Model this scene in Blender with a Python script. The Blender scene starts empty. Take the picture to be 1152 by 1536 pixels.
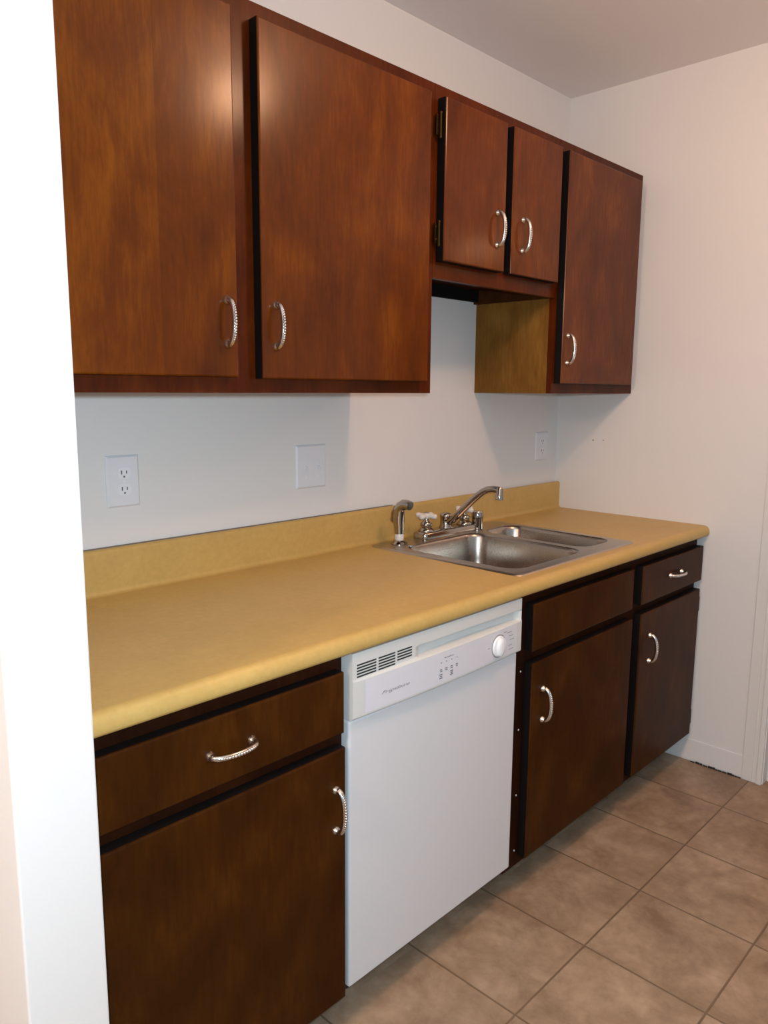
import bpy, bmesh, math, random
from mathutils import Vector, Matrix
random.seed(4)
scn = bpy.context.scene
COL = scn.collection

# ------------------------------------------------------------------ materials
def new_mat(name):
    m = bpy.data.materials.new(name); m.use_nodes = True
    nt = m.node_tree; b = nt.nodes['Principled BSDF']
    return m, nt, b

def s2l(c):
    return tuple(((v/12.92) if v <= .04045 else ((v+.055)/1.055)**2.4) for v in (x/255 for x in c)) + (1,)

def plain(name, rgb, rough=.5, metal=0, spec=.5, coat=0):
    m, nt, b = new_mat(name)
    b.inputs['Base Color'].default_value = s2l(rgb)
    b.inputs['Roughness'].default_value = rough
    b.inputs['Metallic'].default_value = metal
    b.inputs['Specular IOR Level'].default_value = spec
    b.inputs['Coat Weight'].default_value = coat
    return m

def noise(nt, scale, detail=4, rough=.5, vec=None, dist=0):
    n = nt.nodes.new('ShaderNodeTexNoise')
    n.inputs['Scale'].default_value = scale; n.inputs['Detail'].default_value = detail
    n.inputs['Roughness'].default_value = rough; n.inputs['Distortion'].default_value = dist
    if vec: nt.links.new(vec, n.inputs['Vector'])
    return n

def mapping(nt, scale, loc=(0,0,0)):
    g = nt.nodes.new('ShaderNodeNewGeometry')
    mp = nt.nodes.new('ShaderNodeMapping')
    mp.inputs['Scale'].default_value = scale; mp.inputs['Location'].default_value = loc
    nt.links.new(g.outputs['Position'], mp.inputs['Vector'])
    return mp.outputs['Vector']

def ramp(nt, fac, stops):
    r = nt.nodes.new('ShaderNodeValToRGB')
    e = r.color_ramp.elements
    while len(e) < len(stops): e.new(.5)
    for k, (p, c) in enumerate(stops):
        e[k].position = p; e[k].color = s2l(c) if max(c) > 1 else tuple(c) + (1,)
    nt.links.new(fac, r.inputs['Fac'])
    return r.outputs['Color']

def bump(nt, b, h, strength, dist):
    bp = nt.nodes.new('ShaderNodeBump')
    bp.inputs['Strength'].default_value = strength; bp.inputs['Distance'].default_value = dist
    nt.links.new(h, bp.inputs['Height']); nt.links.new(bp.outputs['Normal'], b.inputs['Normal'])

def mathn(nt, op, a, bval=None, c=None):
    n = nt.nodes.new('ShaderNodeMath'); n.operation = op
    for k, v in enumerate((a, bval, c)):
        if v is None: continue
        if isinstance(v, (int, float)): n.inputs[k].default_value = v
        else: nt.links.new(v, n.inputs[k])
    return n.outputs[0]

def mixc(nt, fac, a, b_, mode='MIX'):
    n = nt.nodes.new('ShaderNodeMix'); n.data_type = 'RGBA'; n.blend_type = mode
    for s, v in ((0, fac), (6, a), (7, b_)):
        if isinstance(v, (int, float)): n.inputs[s].default_value = v
        elif isinstance(v, tuple): n.inputs[s].default_value = v
        else: nt.links.new(v, n.inputs[s])
    return n.outputs[2]

def wood(name, dark, mid, light, rough=.36, loc=(0,0,0), panel=None, coat=.0):
    m, nt, b = new_mat(name)
    v1 = mapping(nt, (4.0, 4.0, 2.2), loc)
    n1 = noise(nt, 1.6, 5, .6, v1, .6)                      # big blotches
    v2 = mapping(nt, (70, 70, 9.0), loc)
    n2 = noise(nt, 1.5, 6, .65, v2, .4)                     # fine grain
    v3 = mapping(nt, (5, 5, 2.2), loc)
    w = nt.nodes.new('ShaderNodeTexWave'); w.wave_type = 'RINGS'; w.rings_direction = 'Y'
    w.inputs['Scale'].default_value = .5; w.inputs['Distortion'].default_value = 11
    w.inputs['Detail'].default_value = 3; w.inputs['Detail Scale'].default_value = 1.2
    nt.links.new(v3, w.inputs['Vector'])
    f = mathn(nt, 'ADD', mathn(nt, 'MULTIPLY', n1.outputs['Fac'], .60), mathn(nt, 'MULTIPLY', n2.outputs['Fac'], .34))
    f = mathn(nt, 'ADD', f, mathn(nt, 'MULTIPLY', w.outputs['Fac'], .06))
    if panel is not None:      # veneer sheets butt-joined: a slight step of tone
        g = nt.nodes.new('ShaderNodeNewGeometry'); sx = nt.nodes.new('ShaderNodeSeparateXYZ')
        nt.links.new(g.outputs['Position'], sx.inputs[0])
        st = mathn(nt, 'LESS_THAN', sx.outputs['X'], panel)
        f = mathn(nt, 'ADD', f, mathn(nt, 'MULTIPLY', st, .085))
    c = ramp(nt, f, [(.34, dark), (.52, mid), (.70, light)])
    nt.links.new(c, b.inputs['Base Color'])
    b.inputs['Roughness'].default_value = rough
    b.inputs['Specular IOR Level'].default_value = .06
    b.inputs['Coat Weight'].default_value = coat
    b.inputs['Coat Roughness'].default_value = .2
    bump(nt, b, n2.outputs['Fac'], .06, .002)
    return m

M = {}
M['wood_upper'] = wood('stained_birch_veneer', (74,30,0), (94,42,0), (120,62,0), .44, coat=.36)
M['wood_upper_b'] = wood('stained_birch_veneer_joined', (75,31,0), (95,43,0), (122,64,0), .44, panel=-2.010, loc=(3,1,2), coat=.36)
M['wood_lower'] = wood('shaded_lower_veneer', (46,20,1), (60,29,2), (78,42,5), .46, loc=(5,2,9), coat=.12)  # stained like the uppers, with the weaker light below put into the colour
M['frame_upper'] = wood('stained_face_frame', (58,19,1), (78,29,2), (98,41,4), .44, loc=(1,7,4), coat=.2)
M['frame_lower'] = wood('shaded_face_frame', (34,15,6), (46,20,7), (60,27,9), .5, loc=(8,3,1))  # shade between drawers and doors darkened into the frame colour
M['edge'] = plain('door_edge_gap_shade', (16,11,10), .6, spec=.2)  # black of the shaded gap beside the doors, painted on their edges
M['side_panel'] = wood('olive_stained_side', (100,64,24), (126,86,36), (150,108,50), .5, loc=(2,9,3))
M['underside'] = wood('cabinet_underside', (46,24,10), (66,36,14), (84,48,20), .55)
M['black'] = plain('shadowed_black', (8,8,8), .8, spec=.2)  # shadow under the short cabinet put into the rail's colour
M['toe'] = plain('toe_kick_black', (58,52,50), .7)
M['slot'] = plain('slot_dark', (38,38,36), .7)
M['slot_pale'] = plain('slot_grey', (96,96,104), .7)
M['chrome'] = plain('polished_chrome', (172,164,154), .12, 1)
M['pull'] = plain('brushed_nickel_pull', (205,202,198), .2, 1)
M['brass'] = plain('aged_brass', (70,54,30), .45, 1)
M['plate'] = plain('white_plastic_plate', (226,226,230), .35)
M['plate_bright'] = plain('white_receptacle', (232,232,236), .3)  # slightly whiter than the cover plates
M['acrylic'] = plain('frosted_white_acrylic', (225,218,208), .25)
M['aerator'] = plain('aerator_dark', (60,58,56), .4, 1)
M['appliance'] = plain('white_enamel', (215,217,220), .28, coat=.3)
M['panel_plastic'] = plain('white_control_plastic', (208,209,206), .4)
M['inlay'] = plain('pale_overlay', (214,214,220), .38)
M['pocket'] = plain('pocket_plastic', (206,214,212), .25)
M['ink'] = plain('grey_ink', (84,84,92), .6)
M['ink_light'] = plain('faint_ink', (150,148,158), .6)
M['knob_ring'] = plain('knob_ring', (150,150,156), .4)
M['knob'] = plain('knob_white', (236,238,240), .3)

def wall_mat(name, rgb, bscale=220, bs=.08):
    m, nt, b = new_mat(name)
    v = mapping(nt, (1, 1, 1))
    n = noise(nt, 1.7, 3, .5, v)
    c = mixc(nt, mathn(nt, 'MULTIPLY', n.outputs['Fac'], .10), s2l(rgb), s2l(tuple(x*.90 for x in rgb)))
    nt.links.new(c, b.inputs['Base Color']); b.inputs['Roughness'].default_value = .55
    b.inputs['Specular IOR Level'].default_value = .3
    n2 = noise(nt, bscale, 2, .5, v); bump(nt, b, n2.outputs['Fac'], bs, .002)
    return m
M['wall'] = wall_mat('painted_wall', (226,224,222))
M['ceiling'] = wall_mat('painted_ceiling', (240,232,228), 120)
M['trim'] = plain('gloss_trim_paint', (222,220,216), .5)
M['hall'] = wall_mat('hallway_wall', (190,150,120))

def laminate():
    m, nt, b = new_mat('mustard_laminate')
    v = mapping(nt, (1, 1, 1))
    n = noise(nt, 75, 6, .7, v); n3 = noise(nt, 9, 4, .6, v)
    f = mathn(nt, 'ADD', mathn(nt, 'MULTIPLY', n.outputs['Fac'], .6), mathn(nt, 'MULTIPLY', n3.outputs['Fac'], .4))
    c = ramp(nt, f, [(.3, (186,152,86)), (.5, (194,160,92)), (.7, (202,168,100))])
    nt.links.new(c, b.inputs['Base Color']); b.inputs['Roughness'].default_value = .42
    b.inputs['Specular IOR Level'].default_value = .4
    bump(nt, b, n.outputs['Fac'], .04, .001)
    return m
M['laminate'] = laminate()

def steel(name, rough, base=(190,178,166)):
    m, nt, b = new_mat(name)
    v = mapping(nt, (30, 400, 400))
    n = noise(nt, 1, 3, .6, v)
    b.inputs['Base Color'].default_value = s2l(base); b.inputs['Metallic'].default_value = 1
    r = mathn(nt, 'ADD', mathn(nt, 'MULTIPLY', n.outputs['Fac'], .03), rough-.015)
    nt.links.new(r, b.inputs['Roughness'])
    return m
M['steel'] = steel('satin_stainless', .33)
M['steel_bowl'] = steel('satin_stainless_bowl', .27, (176,166,156))

TILE, TX, TY = .3077, -1.1775, -.8584
def tile():
    m, nt, b = new_mat('ceramic_floor_tile')
    g = nt.nodes.new('ShaderNodeNewGeometry'); sx = nt.nodes.new('ShaderNodeSeparateXYZ')
    nt.links.new(g.outputs['Position'], sx.inputs[0])
    def cell(o, off):
        u = mathn(nt, 'DIVIDE', mathn(nt, 'SUBTRACT', o, off), TILE)
        fr = mathn(nt, 'FRACT', u); fl = mathn(nt, 'FLOOR', u)
        d = mathn(nt, 'MINIMUM', fr, mathn(nt, 'SUBTRACT', 1.0, fr))
        return d, fl
    dx, fx = cell(sx.outputs['X'], TX); dy, fy = cell(sx.outputs['Y'], TY)
    dy = mathn(nt, 'ADD', dy, mathn(nt, 'GREATER_THAN', sx.outputs['Y'], -.60))   # the row under the cabinets is not cut again
    d = mathn(nt, 'MINIMUM', dx, dy)
    mr = nt.nodes.new('ShaderNodeMapRange'); mr.inputs['From Min'].default_value = .005; mr.inputs['From Max'].default_value = .011
    nt.links.new(d, mr.inputs['Value'])                     # 0 in the joint, 1 on the tile
    cb = nt.nodes.new('ShaderNodeCombineXYZ'); nt.links.new(fx, cb.inputs[0]); nt.links.new(fy, cb.inputs[1])
    wn = nt.nodes.new('ShaderNodeTexWhiteNoise'); nt.links.new(cb.outputs[0], wn.inputs['Vector'])
    v = mapping(nt, (1, 1, 1))
    va = nt.nodes.new('ShaderNodeVectorMath'); va.operation = 'MULTIPLY_ADD'
    nt.links.new(wn.outputs['Color'], va.inputs[0]); va.inputs[1].default_value = (7,7,7); nt.links.new(v, va.inputs[2])
    n1 = noise(nt, 7, 6, .62, va.outputs[0], .5); n2 = noise(nt, 42, 4, .6, va.outputs[0])
    f = mathn(nt, 'ADD', mathn(nt, 'MULTIPLY', n1.outputs['Fac'], .75), mathn(nt, 'MULTIPLY', n2.outputs['Fac'], .25))
    c = ramp(nt, f, [(.34, (130,106,84)), (.5, (154,130,106)), (.66, (176,152,128))])
    c = mixc(nt, mathn(nt, 'MULTIPLY', wn.outputs['Value'], .10), c, s2l((120,92,74)))
    c = mixc(nt, mr.outputs[0], s2l((116,94,74)), c)
    nt.links.new(c, b.inputs['Base Color'])
    b.inputs['Roughness'].default_value = .42; b.inputs['Specular IOR Level'].default_value = .4
    h = mathn(nt, 'ADD', mr.outputs[0], mathn(nt, 'MULTIPLY', n2.outputs['Fac'], .12))
    bump(nt, b, h, .5, .002)
    return m
M['tile'] = tile()

# ------------------------------------------------------------------ builders
WORLD = {}
def link(name, bm, mats, parent=None, smooth=False, origin=None, bevel=0, bseg=2, angle=35):
    bm.normal_update()
    me = bpy.data.meshes.new(name)
    xs = [v.co for v in bm.verts]
    c = origin or Vector([(min(p[i] for p in xs)+max(p[i] for p in xs))/2 for i in range(3)])
    c = Vector(c)
    bmesh.ops.translate(bm, verts=bm.verts, vec=-c)
    bmesh.ops.recalc_face_normals(bm, faces=bm.faces)
    bm.to_mesh(me); bm.free()
    for m in (mats if isinstance(mats, (list, tuple)) else [mats]): me.materials.append(m)
    o = bpy.data.objects.new(name, me); COL.objects.link(o)
    WORLD[o.name] = c
    if parent is not None:
        o.parent = parent; o.location = c - WORLD[parent.name]
    else: o.location = c
    if smooth:
        for p in me.polygons: p.use_smooth = True
        if hasattr(me, 'set_sharp_from_angle'): me.set_sharp_from_angle(angle=math.radians(angle))
    if bevel:
        md = o.modifiers.new('bevel', 'BEVEL'); md.width = bevel; md.segments = bseg
        md.limit_method = 'ANGLE'; md.angle_limit = math.radians(40)
    return o

def thing(name, label, cat, loc, group=None):
    o = bpy.data.objects.new(name, None); COL.objects.link(o); o.location = loc
    o.empty_display_size = .05
    WORLD[o.name] = Vector(loc); o['label'] = label; o['category'] = cat
    if group: o['group'] = group
    return o

def box(bm, x0, x1, y0, y1, z0, z1, mi=0):
    vs = [bm.verts.new((x, y, z)) for x in (x0, x1) for y in (y0, y1) for z in (z0, z1)]
    fs = [(0,1,3,2), (4,6,7,5), (0,4,5,1), (2,3,7,6), (0,2,6,4), (1,5,7,3)]
    out = []
    for f in fs:
        fc = bm.faces.new([vs[i] for i in f]); fc.material_index = mi; out.append(fc)
    return out

def B(*boxes):
    bm = bmesh.new()
    for b in boxes: box(bm, *b)
    return bm

def tube(bm, pts, radii, seg=16, cap=True, squash=None, mi=0):
    """sweep a circle along pts with a radius per point"""
    rings = []; n = len(pts); pts = [Vector(p) for p in pts]
    up = None
    for i, p in enumerate(pts):
        t = (pts[min(i+1, n-1)] - pts[max(i-1, 0)]).normalized()
        if up is None:
            up = Vector((1,0,0)) if abs(t.x) < .8 else Vector((0,0,1))
        a = (up - t*up.dot(t)).normalized(); b_ = t.cross(a); up = a
        r = radii[i] if hasattr(radii, '__len__') else radii
        ra, rb = (r, r) if squash is None else (r*squash[0], r*squash[1])
        rings.append([bm.verts.new(p + a*math.cos(2*math.pi*k/seg)*ra + b_*math.sin(2*math.pi*k/seg)*rb) for k in range(seg)])
    for i in range(n-1):
        for k in range(seg):
            f = bm.faces.new([rings[i][k], rings[i][(k+1)%seg], rings[i+1][(k+1)%seg], rings[i+1][k]]); f.material_index = mi
    if cap:
        bm.faces.new(rings[0][::-1]).material_index = mi; bm.faces.new(rings[-1]).material_index = mi

def lathe(bm, cx, cy, prof, seg=24, mi=0):
    """prof: list of (r, z) about a vertical axis"""
    tube_r = [[bm.verts.new((cx+r*math.cos(2*math.pi*k/seg), cy+r*math.sin(2*math.pi*k/seg), z)) for k in range(seg)] for r, z in prof]
    for i in range(len(prof)-1):
        for k in range(seg):
            f = bm.faces.new([tube_r[i][k], tube_r[i][(k+1)%seg], tube_r[i+1][(k+1)%seg], tube_r[i+1][k]]); f.material_index = mi
    bm.faces.new(tube_r[0][::-1]).material_index = mi; bm.faces.new(tube_r[-1]).material_index = mi

def ball(bm, p, r, seg=8, sc=(1,1,1)):
    mt = Matrix.Translation(p) @ Matrix.Diagonal((sc[0]*r, sc[1]*r, sc[2]*r, 1))
    bmesh.ops.create_uvsphere(bm, u_segments=seg, v_segments=max(4, seg//2+1), radius=1, matrix=mt)

def extrude_profile(bm, prof, x0, x1, mi=0, caps=True):
    """prof: closed list of (y, z), swept along x"""
    a = [bm.verts.new((x0, y, z)) for y, z in prof]; b_ = [bm.verts.new((x1, y, z)) for y, z in prof]
    n = len(prof)
    for k in range(n):
        f = bm.faces.new([a[k], a[(k+1)%n], b_[(k+1)%n], b_[k]]); f.material_index = mi
    if caps: bm.faces.new(a[::-1]); bm.faces.new(b_)

def structure(name, bm, mats, **kw):
    o = link(name, bm, mats, **kw); o['kind'] = 'structure'; return o

# ------------------------------------------------------------------ room
ZC = 2.516
structure('floor', B((-5.2, 2.4, -3.6, .1, -.06, 0)), M['tile'])
structure('ceiling', B((-5.2, 2.4, -3.6, .1, ZC, ZC+.08)), M['ceiling'])
structure('wall_back', B((-5.2, 2.4, 0, .1, 0, ZC)), M['wall'])
# end wall with the doorway cut out of it
structure('wall_right', B((0, .11, -.86, 0, 0, ZC), (0, .11, -1.72, -.86, 2.06, ZC), (0, .11, -3.6, -1.72, 0, ZC)), M['wall'])
structure('wall_left', B((-2.465, -2.350, -.70, 0, 0, ZC)), M['wall'], bevel=.003)
structure('wall_hall', B((1.15, 1.25, -3.6, 0, 0, ZC)), M['hall'])
structure('baseboard_right', B((-.0035, 0, -.833, -.535, .004, .088)), M['wall'], bevel=.002)
# door casing: flat board with a raised back band, and the jamb behind it
def casing(bm, ya, yb, z0, z1):
    box(bm, -.011, 0, ya, yb, z0, z1)
    s = 1 if yb > ya else -1
cb = bmesh.new()
box(cb, -.006, 0, -.888, -.832, 0, 2.075)
box(cb, -.010, 0, -.902, -.884, 0, 2.075)
box(cb, -.0075, 0, -.872, -.868, 0, 2.075)
box(cb, -.010, 0, -1.72, -.832, 2.06, 2.12)
box(cb, -.010, 0, -1.78, -1.72, 0, 2.12)
structure('trim_1', cb, M['trim'], bevel=.002)
structure('trim_2', B((0, .12, -.905, -.86, 0, 2.06), (.04, .055, -.918, -.905, 0, 2.06)), M['trim'], bevel=.002)
# broken dark strip along the ragged gap where the end wall meets the floor
bm = bmesh.new(); y = -.83
while y < -.66:
    w = random.uniform(.006, .022)
    box(bm, -.0085, -.0055, y, y+w*.8, .0, random.uniform(.003, .008)); y += w
structure('trim_3', bm, M['slot'])

# ------------------------------------------------------------------ cabinet pulls
def pull(parent, cx, y, cz, horiz=False, span=.088):
    """arched metal pull with two domed feet and a beaded ridge"""
    bm = bmesh.new(); n = 18; h = .023
    def P(u, off=0):
        a = math.pi*(u)                                   # 0..1 along
        s = -math.cos(a)*(span/2)*1.02
        d = (math.sin(a)**.72 if 0 < u < 1 else 0)*(h) + .004 + off
        return Vector((cx+s, y-d, cz)) if horiz else Vector((cx, y-d, cz+s))
    pts = [P(k/n) for k in range(n+1)]
    rad = [.0070 - .0018*math.sin(math.pi*k/n)**.5 for k in range(n+1)]
    tube(bm, pts, rad, 10)
    for e in (-1, 1):
        c = Vector((cx+e*span/2, y, cz)) if horiz else Vector((cx, y, cz+e*span/2))
        tube(bm, [c, c+Vector((0,-.003,0)), c+Vector((0,-.006,0)), c+Vector((0,-.011,0))], [.0100, .0098, .0075, .0060], 14)
        ball(bm, P(.045 if e < 0 else .955), .0066, 8)
    for k in range(17):                                    # rope of beads
        u = .16+.68*k/16
        ball(bm, P(u, .0040), .0027+.0010*math.sin(math.pi*k/16), 8)
    return link('handle', bm, M['pull'], parent, smooth=True, angle=60)

def hinge(parent, x, y, z, side=-1, h=.05):
    bm = bmesh.new()
    tube(bm, [(x, y, z-h/2), (x, y, z+h/2)], .0042, 10)
    for e in (-1, 1): ball(bm, Vector((x, y, z+e*h/2)), .0046, 8)
    box(bm, min(x, x+side*.013), max(x, x+side*.013), y+.004, y+.007, z-h*.42, z+h*.42)
    for e in (-1, 1): ball(bm, Vector((x+side*.008, y+.004, z+e*h*.26)), .0024, 6)
    return link('hinge', bm, M['brass'], parent, smooth=True)

def door(parent, name, x0, x1, z0, z1, yf, th, mat, handle=None, horiz=False):
    bm = bmesh.new()
    c = .0035
    # slab with a small rounded front edge (last loops) and side faces in the black of the shaded gap
    rings = []
    for (ins, yy) in ((0, yf+th), (0, yf+c), (c*.3, yf+c*.3), (c, yf)):
        rings.append([bm.verts.new((x, yy, z)) for x, z in ((x0+ins, z0+ins), (x1-ins, z0+ins), (x1-ins, z1-ins), (x0+ins, z1-ins))])
    for i in range(3):
        for k in range(4):
            f = bm.faces.new([rings[i][k], rings[i][(k+1)%4], rings[i+1][(k+1)%4], rings[i+1][k]])
            f.material_index = 1 if i == 0 else 0
    bm.faces.new(rings[0][::-1]).material_index = 1
    bm.faces.new(rings[3])
    d = link(name, bm, [mat, M['edge']], parent)
    if handle: pull(d, handle[0], yf, handle[1], horiz)
    return d

# ------------------------------------------------------------------ wall cabinets
YU, YD = -.316, -.345
TH = YU-YD-.001
ZB, ZT, ZS = 1.386, 2.177, 1.692
def wall_cab(label, x0, x1, zb, stiles, side_mat_left=False, recess=0.0):
    t = thing('wall_cabinet', label, 'cabinet', ((x0+x1)/2, YU/2, zb), None)
    th = .016
    bm = B((x0, x1, YU+.019, 0, ZT-th, ZT), (x0, x0+th, YU+.019, 0, zb, ZT), (x1-th, x1, YU+.019, 0, zb, ZT),
           (x0+th, x1-th, YU+.019, 0, zb+recess, zb+recess+th), (x0+th, x1-th, -.008, 0, zb+recess, ZT-th))
    mats = [M['underside'] if recess else M['frame_upper']]
    link('carcass', bm, [M['side_panel']] if side_mat_left else mats, t)
    # face frame: rails, stiles
    r = [(x0, x1, YU, YU+.019, ZT-.038, ZT), (x0, x1, YU, YU+.019, zb, zb+.045)]
    for a, b_ in stiles: r.append((a, b_, YU, YU+.019, zb+.045, ZT-.038))
    link('face_frame', B(*r), M['frame_upper'], t)
    return t

E_ = .0006
c1 = wall_cab('wide dark-stained wall cabinet with two tall doors, nearest the camera', -2.3495, -1.1825, ZB,
              [(-2.3495, -2.30), (-1.86, -1.745), (-1.255, -1.1825)])
door(c1, 'door', -2.300, -1.834, 1.419, 2.140, YD, TH, M['wood_upper_b'], (-1.861, 1.530))
door(c1, 'door', -1.771, -1.226, 1.417, 2.140, YD, TH, M['wood_upper'], (-1.735, 1.530))
hinge(c1, -1.2205, -.333, 1.492, 1); hinge(c1, -1.2205, -.333, 2.06, 1)
c2 = wall_cab('short wall cabinet with two small doors above the sink', -1.1815, -.5705, ZS,
              [(-1.1815, -1.145), (-.92, -.83), (-.625, -.5705)], recess=.046)
door(c2, 'door', -1.169, -.894, 1.735, 2.143, YD, TH, M['wood_upper'], (-.934, 1.849))
door(c2, 'door', -.860, -.598, 1.735, 2.143, YD, TH, M['wood_upper'], (-.806, 1.849))
hinge(c2, -1.1735, -.330, 2.075, -1, .06); hinge(c2, -1.1735, -.330, 1.805, -1, .06)
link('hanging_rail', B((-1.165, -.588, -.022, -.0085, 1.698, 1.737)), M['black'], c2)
c3 = wall_cab('tall single-door wall cabinet against the end wall', -.5695, -.0005, ZB,
              [(-.5695, -.53), (-.075, -.0005)], side_mat_left=True)
door(c3, 'door', -.555, -.060, 1.419, 2.143, YD, TH, M['wood_upper'], (-.526, 1.530))
hinge(c3, -.0545, -.333, 1.50, 1); hinge(c3, -.0545, -.333, 2.04, 1)

# ------------------------------------------------------------------ base cabinets
YBF, YBD = -.612, -.640
TB = YBF-YBD-.001
def base_cab(label, x0, x1, stiles):
    t = thing('base_cabinet', label, 'cabinet', ((x0+x1)/2, -.3, 0), None)
    th = .016; zt = .8755
    bm = B((x0, x0+th, YBF+.019, -.003, .09, zt), (x1-th, x1, YBF+.019, -.003, .09, zt),
           (x0+th, x1-th, YBF+.019, -.003, .09, .09+th), (x0+th, x1-th, -.010, -.003, .09+th, zt))
    link('carcass', bm, M['frame_lower'], t)
    r = [(x0, x1, YBF, YBF+.019, .838, zt), (x0, x1, YBF, YBF+.019, .672, .722), (x0, x1, YBF, YBF+.019, .088, .135)]
    for a, b_ in stiles:
        r.append((a, b_, YBF, YBF+.019, .135, .672)); r.append((a, b_, YBF, YBF+.019, .722, .838))
    link('face_frame', B(*r), M['frame_lower'], t)
    link('toe_kick', B((x0, x1, -.530, -.515, 0, .09)), M['toe'], t)
    return t
b1 = base_cab('dark base cabinet with one drawer and one door, left of the dishwasher', -2.3495, -1.7905, [(-2.3495, -2.31), (-1.84, -1.7905)])
door(b1, 'drawer', -2.322, -1.808, .712, .840, YBD, TB, M['wood_lower'], (-2.079, .774), True)
door(b1, 'door', -2.322, -1.8045, .113, .680, YBD, TB, M['wood_lower'], (-1.833, .554))
b2 = base_cab('dark sink base cabinet with a false drawer front, right of the dishwasher', -1.1905, -.5255, [(-1.1905, -1.10), (-.575, -.5255)])
door(b2, 'false_drawer_front', -1.126, -.558, .712, .842, YBD, TB, M['wood_lower'])
door(b2, 'door', -1.124, -.550, .116, .678, YBD, TB, M['wood_lower'], (-1.070, .551))
b3 = base_cab('narrow dark base cabinet with a small drawer, against the end wall', -.5245, -.0085, [(-.5245, -.45), (-.05, -.0085)])
door(b3, 'drawer', -.494, -.012, .712, .840, YBD, TB, M['wood_lower'], (-.247, .777), True)
door(b3, 'door', -.492, -.018, .116, .680, YBD, TB, M['wood_lower'], (-.422, .552))
hinge(b3, -.0125, -.634, .622, 1, .05).scale = (1,1,1); hinge(b3, -.0125, -.634, .182, 1, .05)
# pale bumper dots on the frames beside the sink doors
for (px, zs, cab) in ((-1.140, (.655, .49, .30, .135), b2), (-.520, (.66, .48, .26, .135, .72, .828), b3)):
    for zz in zs:
        bm = bmesh.new(); ball(bm, Vector((px, YBF-.001, zz)), .0022, 8, (1, .7, 1.3))
        link('bumper', bm, M['plate'], cab, smooth=True)

# ------------------------------------------------------------------ counter top
t = thing('countertop', 'long mustard laminate countertop with matching backsplash', 'countertop', (-1.175, -.32, .876))
FY = -.652
def nose(y_in, cut=False):
    """closed (y,z) profile of the slab's front part, from y_in to the rolled nose"""
    p = [(y_in, .876)]
    p += [(FY+.010, .876), (FY+.003, .8785), (FY, .884)]
    for k in range(0, 11):
        a = math.pi - k*math.pi/20
        p.append((FY+.022+.022*math.cos(a), .892+.022*math.sin(a)))
    p += [(y_in, .914)]
    return p
def back(y_out):
    p = [(y_out, .914)]
    for k in range(0, 7):                                   # cove
        a = -math.pi/2 + k*math.pi/12
        p.append((-.038+.014*math.cos(a)+.0, .928+.014*math.sin(a)))
    for k in range(0, 9):                                   # rolled top of the splash
        a = math.pi - k*math.pi/8
        p.append((-.0135+.0105*math.cos(a), 1.0125+.0105*math.sin(a)))
    p += [(-.003, .876), (y_out, .876)]
    return p
HX0, HX1, HY0, HY1 = -1.13, -.515, -.585, -.075            # hole for the sink
bm = bmesh.new()
full = nose(-.3)[:-1] + back(-.3)[0:1]
def full_prof():
    a = nose(-.3); b_ = back(-.3)
    return a[1:-1] + b_[1:-1]
extrude_profile(bm, full_prof(), -2.3495, HX0); extrude_profile(bm, full_prof(), HX1, -.0008)
extrude_profile(bm, nose(HY0), HX0, HX1, caps=False); extrude_profile(bm, back(HY1), HX0, HX1, caps=False)
link('slab', bm, M['laminate'], t, smooth=True, angle=50)
link('caulk_line', B((-2.349, -1.0, -.0105, -.003, 1.0225, 1.0242)), plain('grey_caulk', (120,112,100), .7), t)

# ------------------------------------------------------------------ sink
def rrect(x0, x1, y0, y1, r, n=7):
    out = []
    for cx, cy, a0 in ((x1-r, y1-r, 0), (x0+r, y1-r, 90), (x0+r, y0+r, 180), (x1-r, y0+r, 270)):
        for k in range(n+1):
            a = math.radians(a0+90*k/n); out.append((cx+r*math.cos(a), cy+r*math.sin(a)))
    return out
def loft(bm, loops, cap=True):
    rs = [[bm.verts.new((x, y, z)) for x, y in lp] for lp, z in loops]
    n = len(rs[0])
    for i in range(len(rs)-1):
        for k in range(n):
            bm.faces.new([rs[i][k], rs[i][(k+1)%n], rs[i+1][(k+1)%n], rs[i+1][k]])
    if cap: bm.faces.new(rs[-1])
    return rs
snk = thing('kitchen_sink', 'stainless steel drop-in sink with two unequal bowls', 'sink', (-.82, -.33, .914))
SX0, SX1, SY0, SY1 = -1.152, -.492, -.608, -.048
BOWLS = [(-1.105, -.742, -.562, -.150, .055, .165), (-.700, -.528, -.540, -.150, .050, .135)]
ZR = .9185
bm = bmesh.new()
def loop_edges(vs): return [bm.edges.new((vs[i], vs[(i+1)%len(vs)])) for i in range(len(vs))]
outer = rrect(SX0+.008, SX1-.008, SY0+.008, SY1-.008, .022)
ov = [bm.verts.new((x, y, ZR)) for x, y in outer]
edges = loop_edges(ov)
for (x0, x1, y0, y1, r, d) in BOWLS:
    iv = [bm.verts.new((x, y, ZR)) for x, y in rrect(x0-.006, x1+.006, y0-.006, y1+.006, r+.006)]
    edges += loop_edges(iv)
bmesh.ops.triangle_fill(bm, use_beauty=True, edges=edges)
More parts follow.
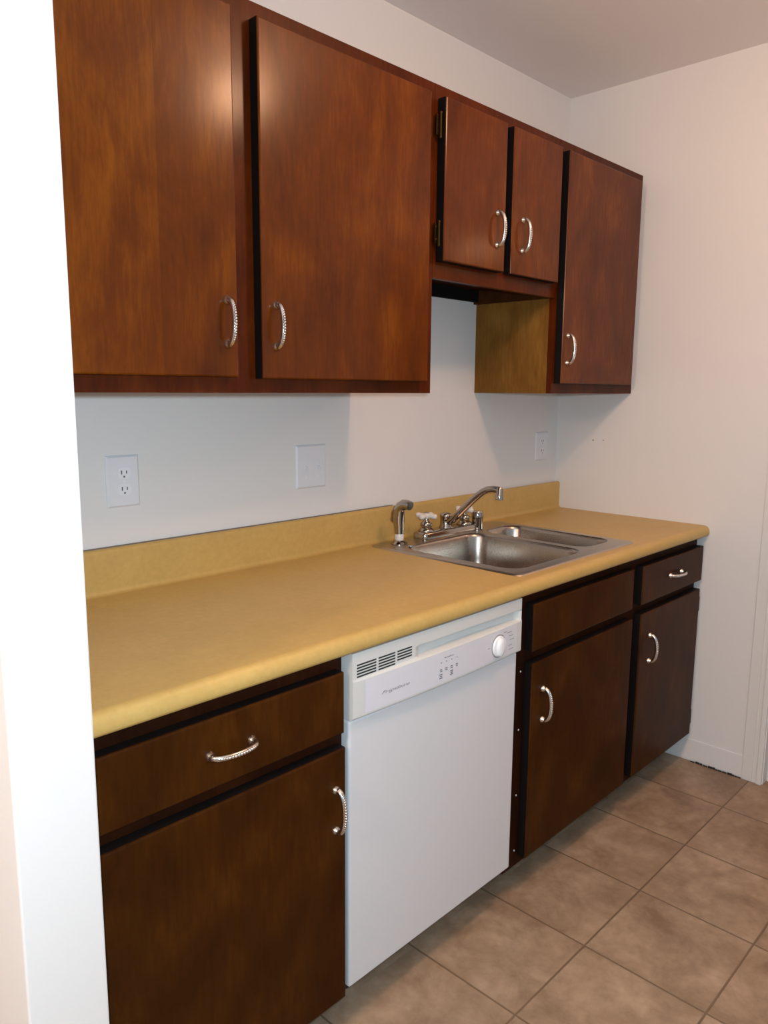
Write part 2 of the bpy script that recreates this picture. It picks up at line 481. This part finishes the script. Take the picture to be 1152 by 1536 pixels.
# turned-down outer lip
lp = [(rrect(SX0+.008, SX1-.008, SY0+.008, SY1-.008, .022), ZR), (rrect(SX0+.003, SX1-.003, SY0+.003, SY1-.003, .024), ZR-.0008),
      (rrect(SX0, SX1, SY0, SY1, .026), ZR-.0042)]
loft(bm, lp, cap=False)
bmesh.ops.remove_doubles(bm, verts=bm.verts, dist=.00002)
link('rim', bm, M['steel'], snk, smooth=True, angle=40)
for (x0, x1, y0, y1, r, d) in BOWLS:
    bm = bmesh.new(); L = []
    for ins, dz in ((-.006, 0), (-.003, -.0008), (0, -.004), (.003, -.012), (.008, -d*.5), (.012, -d+.045), (.018, -d+.022), (.030, -d+.008), (.048, -d)):
        L.append((rrect(x0+ins, x1-ins, y0+ins, y1-ins, max(r-ins*.3, .02)), ZR+dz))
    loft(bm, L)
    basin = link('basin', bm, M['steel_bowl'], snk, smooth=True, angle=60)
    bm = bmesh.new(); cx, cy = (x0+x1)/2, (y0+y1)/2
    lathe(bm, cx, cy, [(.052, ZR-d+.0005), (.050, ZR-d+.004), (.040, ZR-d+.0035), (.036, ZR-d+.001), (.012, ZR-d+.0012), (.010, ZR-d+.006), (.002, ZR-d+.007)], 28)
    link('drain', bm, M['chrome'], basin, smooth=True)

# ------------------------------------------------------------------ faucet
FX, FYC = -.842, -.103
fc = thing('faucet', 'chrome two-handle kitchen faucet with white cross handles', 'faucet', (FX, FYC, ZR))
bm = bmesh.new()
lp = []
for ins, z in ((0, ZR), (0, ZR+.018), (.002, ZR+.022), (.006, ZR+.024)):
    lp.append((rrect(FX-.136+ins, FX+.136-ins, FYC-.028+ins, FYC+.028-ins, .012-ins*.8, 4), z))
rs = loft(bm, lp); bm.faces.new(rs[0][::-1])
link('base_plate', bm, M['chrome'], fc, smooth=True, angle=40)
for e in (-1, 1):
    hx = FX+e*.1
    bm = bmesh.new(); z = ZR+.024
    lathe(bm, hx, FYC, [(.026, z), (.026, z+.004), (.021, z+.009), (.016, z+.013), (.0195, z+.019), (.0195, z+.025), (.013, z+.031), (.0085, z+.036), (.0085, z+.042)], 24)
    st = link('valve_stem', bm, M['chrome'], fc, smooth=True, angle=50)
    bm = bmesh.new(); zc = z+.050; rot = math.radians(12 if e < 0 else -4)
    for q in range(4):
        a = rot+q*math.pi/2; d = Vector((math.cos(a), math.sin(a), 0)); c = Vector((hx, FYC, zc))
        tube(bm, [c, c+d*.010, c+d*.016, c+d*.026, c+d*.034, c+d*.038], [.0095, .0078, .0068, .0090, .0084, .0040], 12)
    lathe(bm, hx, FYC, [(.009, zc-.009), (.0115, zc-.006), (.0115, zc+.006), (.008, zc+.009)], 16)
    hd = link('cross_handle', bm, M['acrylic'], fc, smooth=True, angle=60)
    bm = bmesh.new(); lathe(bm, hx, FYC, [(.0078, zc+.009), (.0078, zc+.011), (.004, zc+.013)], 16)
    link('cap', bm, M['chrome'], hd, smooth=True)
bm = bmesh.new(); z = ZR+.024
lathe(bm, FX, FYC, [(.023, z), (.023, z+.003), (.019, z+.007), (.0185, z+.034), (.020, z+.036), (.020, z+.041), (.0185, z+.046), (.011, z+.050)], 24)
link('spout_body', bm, M['chrome'], fc, smooth=True, angle=50)
bm = bmesh.new()
pts = [(FX, FYC-.008, z+.018)]
for (dy, dz) in ((-.03, .034), (-.06, .062), (-.10, .099), (-.130, .125), (-.150, .139), (-.168, .147), (-.186, .150), (-.205, .1495), (-.218, .148)):
    pts.append((FX, FYC+dy, z+dz-.004))
tube(bm, pts, [.0125, .0125, .0122, .0115, .011, .0105, .0105, .0105, .0105, .0105], 18)
link('spout', bm, M['chrome'], fc, smooth=True, angle=60)
bm = bmesh.new(); ty, tz = FYC-.214, z+.144
lathe(bm, FX, ty, [(.009, tz-.029), (.0125, tz-.029), (.0125, tz-.012), (.0112, tz-.010), (.0112, tz+.006), (.008, tz+.010)], 20)
link('aerator', bm, M['chrome'], fc, smooth=True, angle=50)

# side sprayer
sp = thing('side_sprayer', 'chrome pull-out side sprayer left of the faucet', 'sprayer', (-1.072, -.105, ZR))
SX, SY = -1.072, -.105
bm = bmesh.new(); lathe(bm, SX, SY, [(.026, ZR), (.026, ZR+.003), (.021, ZR+.008), (.017, ZR+.012), (.012, ZR+.013)], 24)
link('escutcheon', bm, M['chrome'], sp, smooth=True)
bm = bmesh.new(); lathe(bm, SX, SY, [(.0135, ZR+.013), (.0145, ZR+.016), (.0145, ZR+.030), (.012, ZR+.034)], 20)
link('collar', bm, M['acrylic'], sp, smooth=True)
bm = bmesh.new(); z = ZR+.033
tube(bm, [(SX, SY, z), (SX, SY+.001, z+.018), (SX, SY+.003, z+.036), (SX, SY+.003, z+.056), (SX, SY, z+.074), (SX, SY-.006, z+.086), (SX, SY-.018, z+.093), (SX, SY-.034, z+.094), (SX, SY-.045, z+.092)],
     [.0145, .0155, .0180, .0185, .0180, .0175, .0165, .0155, .014], 18)
link('spray_head', bm, M['chrome'], sp, smooth=True, angle=60)
bm = bmesh.new()
tube(bm, [(SX-.004, SY+.018, z+.032), (SX-.006, SY+.027, z+.040), (SX-.005, SY+.025, z+.062), (SX-.003, SY+.016, z+.086)], [.004, .0055, .0055, .004], 10)
link('trigger', bm, M['chrome'], sp, smooth=True)
# hole cover beside the sprayer and air gap cap
bm = bmesh.new(); lathe(bm, -1.068, -.150, [(.014, ZR), (.0135, ZR+.002), (.009, ZR+.0035), (.003, ZR+.004)], 20)
o = link('hole_cover', bm, M['chrome'], smooth=True); o['label'] = 'small flat chrome disc on the sink rim in front of the sprayer'; o['category'] = 'cover'
ag = thing('air_gap_cap', 'short chrome cylinder on the sink rim right of the faucet', 'air gap', (-.694, -.128, ZR))
bm = bmesh.new(); lathe(bm, -.694, -.122, [(.023, ZR), (.023, ZR+.003), (.0195, ZR+.005), (.0195, ZR+.042)], 24)
link('sleeve', bm, M['chrome'], ag, smooth=True)
bm = bmesh.new(); lathe(bm, -.694, -.122, [(.0185, ZR+.042), (.0205, ZR+.044), (.0205, ZR+.061), (.018, ZR+.065), (.006, ZR+.066)], 24)
link('cap', bm, M['chrome'], ag, smooth=True)

# ------------------------------------------------------------------ wall plates
def plate_body(parent, x0, x1, z0, z1, w=.0055):
    bm = bmesh.new()
    r = [[bm.verts.new((x, y, z)) for x, z in ((x0+i, z0+i), (x1-i, z0+i), (x1-i, z1-i), (x0+i, z1-i))] for i, y in ((0, 0), (.0008, -.002), (.005, -w))]
    for i in range(2):
        for k in range(4): bm.faces.new([r[i][k], r[i][(k+1)%4], r[i+1][(k+1)%4], r[i+1][k]])
    bm.faces.new(r[0][::-1]); bm.faces.new(r[2])
    return link('cover_plate', bm, M['plate'], parent, bevel=.001)
def disc(bm, cx, cz, rx, rz, y0, y1, cut=.0, seg=28):
    def lp(y): 
        return [bm.verts.new((cx+rx*math.cos(2*math.pi*k/seg), y, cz+max(-rz*.78, min(rz*.78, rz*math.sin(2*math.pi*k/seg))))) for k in range(seg)]
    a, b_ = lp(y0), lp(y1)
    for k in range(seg): bm.faces.new([a[k], a[(k+1)%seg], b_[(k+1)%seg], b_[k]])
    bm.faces.new(a[::-1]); bm.faces.new(b_)
def outlet(label, x0, x1, z0, z1, face_x):
    t = thing('power_outlet', label, 'outlet', ((x0+x1)/2, 0, (z0+z1)/2))
    plate_body(t, x0, x1, z0, z1)
    zc = (z0+z1)/2
    for e in (1, -1):
        bm = bmesh.new(); disc(bm, face_x, zc+e*.0195, .0168, .0170, -.004, -.0068)
        f = link('receptacle', bm, M['plate_bright'], t, smooth=True, angle=30)
        cz = zc+e*.0195+.002
        bm = B((face_x-.0075, face_x-.0050, -.0074, -.0060, cz-.0045, cz+.0045), (face_x+.0052, face_x+.0076, -.0074, -.0060, cz-.0036, cz+.0036))
        disc(bm, face_x, cz-.0105, .0022, .0030, -.0060, -.0074, seg=10)
        link('slots', bm, M['slot_pale'], f)
    bm = bmesh.new(); disc(bm, face_x, zc, .003, .003, -.005, -.0066, seg=12)
    link('screw', bm, M['plate_bright'], t)
    return t
outlet('white duplex outlet under the big wall cabinet, near the left wall', -1.972, -1.887, 1.114, 1.238, -1.928)
outlet('white outlet plate near the corner, right of the sink', -.163, -.070, 1.116, 1.231, -.1165)
sw = thing('light_switch', 'white double toggle switch plate between outlet and sink', 'switch', (-1.343, 0, 1.172))
plate_body(sw, -1.401, -1.286, 1.109, 1.236, .006)
for x in (-1.3665, -1.3205):
    link('toggle_frame', B((x-.0055, x+.0055, -.0072, -.005, 1.160, 1.185)), M['plate'], sw)
    bm = bmesh.new(); tube(bm, [(x, -.006, 1.1725), (x, -.013, 1.1675), (x, -.0195, 1.164)], [.0042, .0042, .0036], 10, squash=(1, .8))
    link('toggle', bm, M['plate_bright'], sw, smooth=True)
    for e in (-1, 1):
        bm = bmesh.new(); disc(bm, x, 1.1725+e*.030, .0028, .0030, -.0055, -.0072, seg=10); link('screw', bm, M['plate_bright'], sw)

# ------------------------------------------------------------------ dishwasher
DX0, DX1 = -1.7895, -1.1915
dw = thing('dishwasher', 'white built-in dishwasher with a dial and vent slots', 'dishwasher', ((DX0+DX1)/2, -.3, 0))
link('tub_housing', B((DX0+.004, DX1-.004, -.600, -.02, .10, .868)), M['appliance'], dw)
link('kick_plate', B((DX0+.004, DX1-.004, -.530, -.515, .0, .10)), M['toe'], dw)
for x in (DX0+.03, DX1-.03):
    bm = bmesh.new(); lathe(bm, x, -.50, [(.016, 0), (.016, .008), (.008, .012), (.008, .10)], 12); link('foot', bm, M['slot'], dw)
bm = bmesh.new()
box(bm, DX0, DX1, -.634, -.601, .118, .728)
link('door_panel', bm, M['appliance'], dw, bevel=.006, bseg=3)
XC, HW = (DX0+DX1)/2, (DX1-DX0)/2
def bulge(x): return .008*(1-((x-XC)/HW)**2)
ZL, ZM, ZTP = .730, .813, .873
def sstep(a, b_, v):
    t_ = max(0, min(1, (v-a)/(b_-a))); return t_*t_*(3-2*t_)
def face_y(x, z):
    """front surface of the control panel"""
    if z <= ZM: y = -.645-bulge(x)
    else: y = -.645-bulge(x)+ (.0015+bulge(x)*.92)*sstep(ZM, ZM+.005, z)
    if z < ZL+.006: y += .012*(1-((z-ZL)/.006))**2
    # hand pocket to the right of the vents
    px = sstep(-1.598, -1.578, x)*(1-sstep(-1.205, -1.193, x)); pz = sstep(ZM+.002, ZM+.006, z)*(1-sstep(ZM+.026, ZM+.031, z))
    y += .020*px*pz*(1 - .35*(abs((x-(-1.39))/.19))**2)
    return y
def height_patch(x0, x1, z0, z1, nx, nz, off, back=None):
    bm = bmesh.new(); g = []
    for i in range(nx+1):
        x = x0+(x1-x0)*i/nx; g.append([bm.verts.new((x, face_y(x, z0+(z1-z0)*k/nz)-off, z0+(z1-z0)*k/nz)) for k in range(nz+1)])
    for i in range(nx):
        for k in range(nz): bm.faces.new([g[i][k], g[i+1][k], g[i+1][k+1], g[i][k+1]])
    if back is not None:
        b0 = [bm.verts.new((v.co.x, back, v.co.z)) for v in (g[0][0], g[-1][0], g[-1][-1], g[0][-1])]
        bm.faces.new(b0[::-1])
        bm.faces.new([b0[0], b0[1]] + [g[i][0] for i in range(nx, -1, -1)])
        bm.faces.new([b0[3], b0[2]] + [g[i][nz] for i in range(nx, -1, -1)])
        bm.faces.new([b0[0], b0[3]] + [g[0][k] for k in range(nz, -1, -1)])
        bm.faces.new([b0[1], b0[2]] + [g[nx][k] for k in range(nz, -1, -1)])
    return bm
cp = link('control_panel', height_patch(DX0, DX1, ZL, ZTP, 96, 84, 0, -.601), M['panel_plastic'], dw, smooth=True, angle=50)
link('overlay', height_patch(-1.757, -1.214, ZL+.010, ZM-.0012, 40, 2, .0007), M['inlay'], cp, smooth=True)
# vents: three groups of slots
bm = bmesh.new()
for g0, g1, n in ((-1.777, -1.722, 5), (-1.715, -1.665, 5), (-1.658, -1.612, 4)):
    for k in range(n):
        zz = ZM+.0335-k*.0062 if n == 5 else ZM+.0335-k*.0062
        xs = [g0+(g1-g0)*i/4 for i in range(5)]
        for i in range(4):
            a, b_ = xs[i], xs[i+1]
            y = face_y((a+b_)/2, zz)
            box(bm, a, b_, y-.0006, y+.002, zz-.0015, zz+.0015)
link('vent_slots', bm, M['slot'], cp)
def curved(bm_src, off=.0012):
    for v in bm_src.verts: v.co.y = face_y(v.co.x, v.co.z)-off-(0 if v.co.y > -.0001 else 0)
    return bm_src
def dash(bm, x, z, w, h, slope=0):
    v = [bm.verts.new((x+a, 0, z+b_)) for a, b_ in ((0, 0), (w, 0), (w, h), (0, h))]
    bm.faces.new(v)
# maker's script
cu = bpy.data.curves.new('script', 'FONT'); cu.body = 'Frigidaire'; cu.size = .0185; cu.shear = .45; cu.space_character = .98; cu.resolution_u = 3; cu.offset = -.00022
tmp = bpy.data.objects.new('tmp', cu); COL.objects.link(tmp)
bpy.context.view_layer.update()
me = bpy.data.meshes.new_from_object(tmp.evaluated_get(bpy.context.evaluated_depsgraph_get()))
bm = bmesh.new(); bm.from_mesh(me); bpy.data.objects.remove(tmp); bpy.data.meshes.remove(me); bpy.data.curves.remove(cu)
w = max(v.co.x for v in bm.verts)
for v in bm.verts:
    x, zz = v.co.x, v.co.y
    v.co = Vector((-1.713+x/w*.086, 0, .768+zz*.54))
    v.co.y = face_y(v.co.x, v.co.z)-.0014
link('logo_script', bm, M['ink'], cp)
# unreadably small printing around the lights and the dial
bm = bmesh.new()
for i, x in enumerate((-1.5245, -1.506, -1.487, -1.468)):
    dash(bm, x, .7875, .0028, .0028)
    for j in range(2): dash(bm, x-.003+(j%2)*.001, .772-j*.0042, .008, .0018)
for x, n in ((-1.5265, 3), (-1.4885, 3)):
    for j in range(n): dash(bm, x-.003+(.002 if j == 1 else 0), .7605-j*.0042, .011-(.003 if j == 1 else 0), .0020)
for j in range(4): dash(bm, -1.512+j*.0085, .797, .0065, .0016)
curved(bm); link('indicator_print', bm, M['ink'], cp)
bm = bmesh.new()
for x, z_, w_ in ((-1.277, .8015, .014), (-1.262, .797, .022), (-1.252, .787, .018), (-1.249, .7765, .020), (-1.254, .7625, .016), (-1.252, .752, .021)):
    dash(bm, x, z_, w_, .0017)
curved(bm); link('dial_print', bm, M['ink_light'], cp)
bm = bmesh.new(); dash(bm, -1.345, .776, .010, .0017)
curved(bm); link('dial_print', bm, M['ink_light'], cp)
KX, KZ = -1.299, .7735; ky = face_y(KX, KZ)
def ydisc(bm, prof, cx, cz, seg=32, sx=1):
    rs = [[bm.verts.new((cx+sx*r*math.cos(2*math.pi*k/seg), y, cz+r*math.sin(2*math.pi*k/seg))) for k in range(seg)] for r, y in prof]
    for i in range(len(rs)-1):
        for k in range(seg): bm.faces.new([rs[i][k], rs[i][(k+1)%seg], rs[i+1][(k+1)%seg], rs[i+1][k]])
    bm.faces.new(rs[0][::-1]); bm.faces.new(rs[-1])
bm = bmesh.new(); ydisc(bm, [(.0295, ky+.001), (.0295, ky-.0016), (.027, ky-.002)], KX, KZ)
kb = link('dial', bm, M['knob_ring'], cp, smooth=True, angle=40)
bm = bmesh.new(); ydisc(bm, [(.0262, ky-.002), (.0258, ky-.005), (.0245, ky-.0065), (.018, ky-.007)], KX, KZ)
ydisc(bm, [(.0235, ky-.006), (.0225, ky-.012), (.019, ky-.0145), (.010, ky-.0155)], KX-.002, KZ-.001, sx=.62)
kk = link('dial_grip', bm, M['knob'], kb, smooth=True, angle=40)

# ------------------------------------------------------------------ nail marks on the end wall
bm = B((-.0015, .0, -.170, -.164, 1.198, 1.203), (-.0015, .0, -.214, -.209, 1.200, 1.204))
o = structure('trim_4', bm, plain('pencil_mark', (160,140,120), .8))

# ------------------------------------------------------------------ lights
def lamp(kind, name, loc, energy, color, size=.1):
    l = bpy.data.lights.new(name, kind); l.energy = energy; l.color = color
    if kind == 'POINT': l.shadow_soft_size = size
    o = bpy.data.objects.new(name, l); COL.objects.link(o); o.location = loc; return o
CAM = Vector((-2.807, -1.7063, 1.3956))
YAW, PIT, ROLL, F = -.805, -.1581, .0072, 1153.9
fw = Vector((math.sin(-YAW)*math.cos(PIT), math.cos(YAW)*math.cos(PIT), math.sin(PIT)))
rt = Vector((math.cos(YAW), math.sin(YAW), 0)); up = rt.cross(fw)
r2 = rt*math.cos(ROLL)+up*math.sin(ROLL); u2 = -rt*math.sin(ROLL)+up*math.cos(ROLL)
lamp('POINT', 'ceiling_lamp', (-1.13, -1.30, 2.385), 23, (1, .56, .32), .065)
lamp('POINT', 'camera_flash', CAM+r2*.04+u2*.05, 80, (.70, .88, 1.0), .025)
lamp('POINT', 'hall_lamp', (.6, -1.6, 2.2), 10, (1, .55, .3), .1)
lamp('POINT', 'left_room_fill', (-4.2, -1.2, 2.1), 85, (1, .70, .48), .15)  # unseen warm fill added to tint the partition's left face

w = bpy.data.worlds.new('world'); scn.world = w; w.use_nodes = True
w.node_tree.nodes['Background'].inputs[0].default_value = (.72, .86, 1, 1)
w.node_tree.nodes['Background'].inputs[1].default_value = .6

# ------------------------------------------------------------------ camera
cd = bpy.data.cameras.new('camera'); co = bpy.data.objects.new('camera', cd); COL.objects.link(co)
m = Matrix((r2, u2, -fw)).transposed().to_4x4(); m.translation = CAM
co.matrix_world = m
cd.sensor_fit = 'VERTICAL'; cd.sensor_height = 36; cd.lens = F/1536*36; cd.clip_start = .01
scn.camera = co
scn.view_settings.view_transform = 'Standard'
scn.view_settings.exposure = -.22
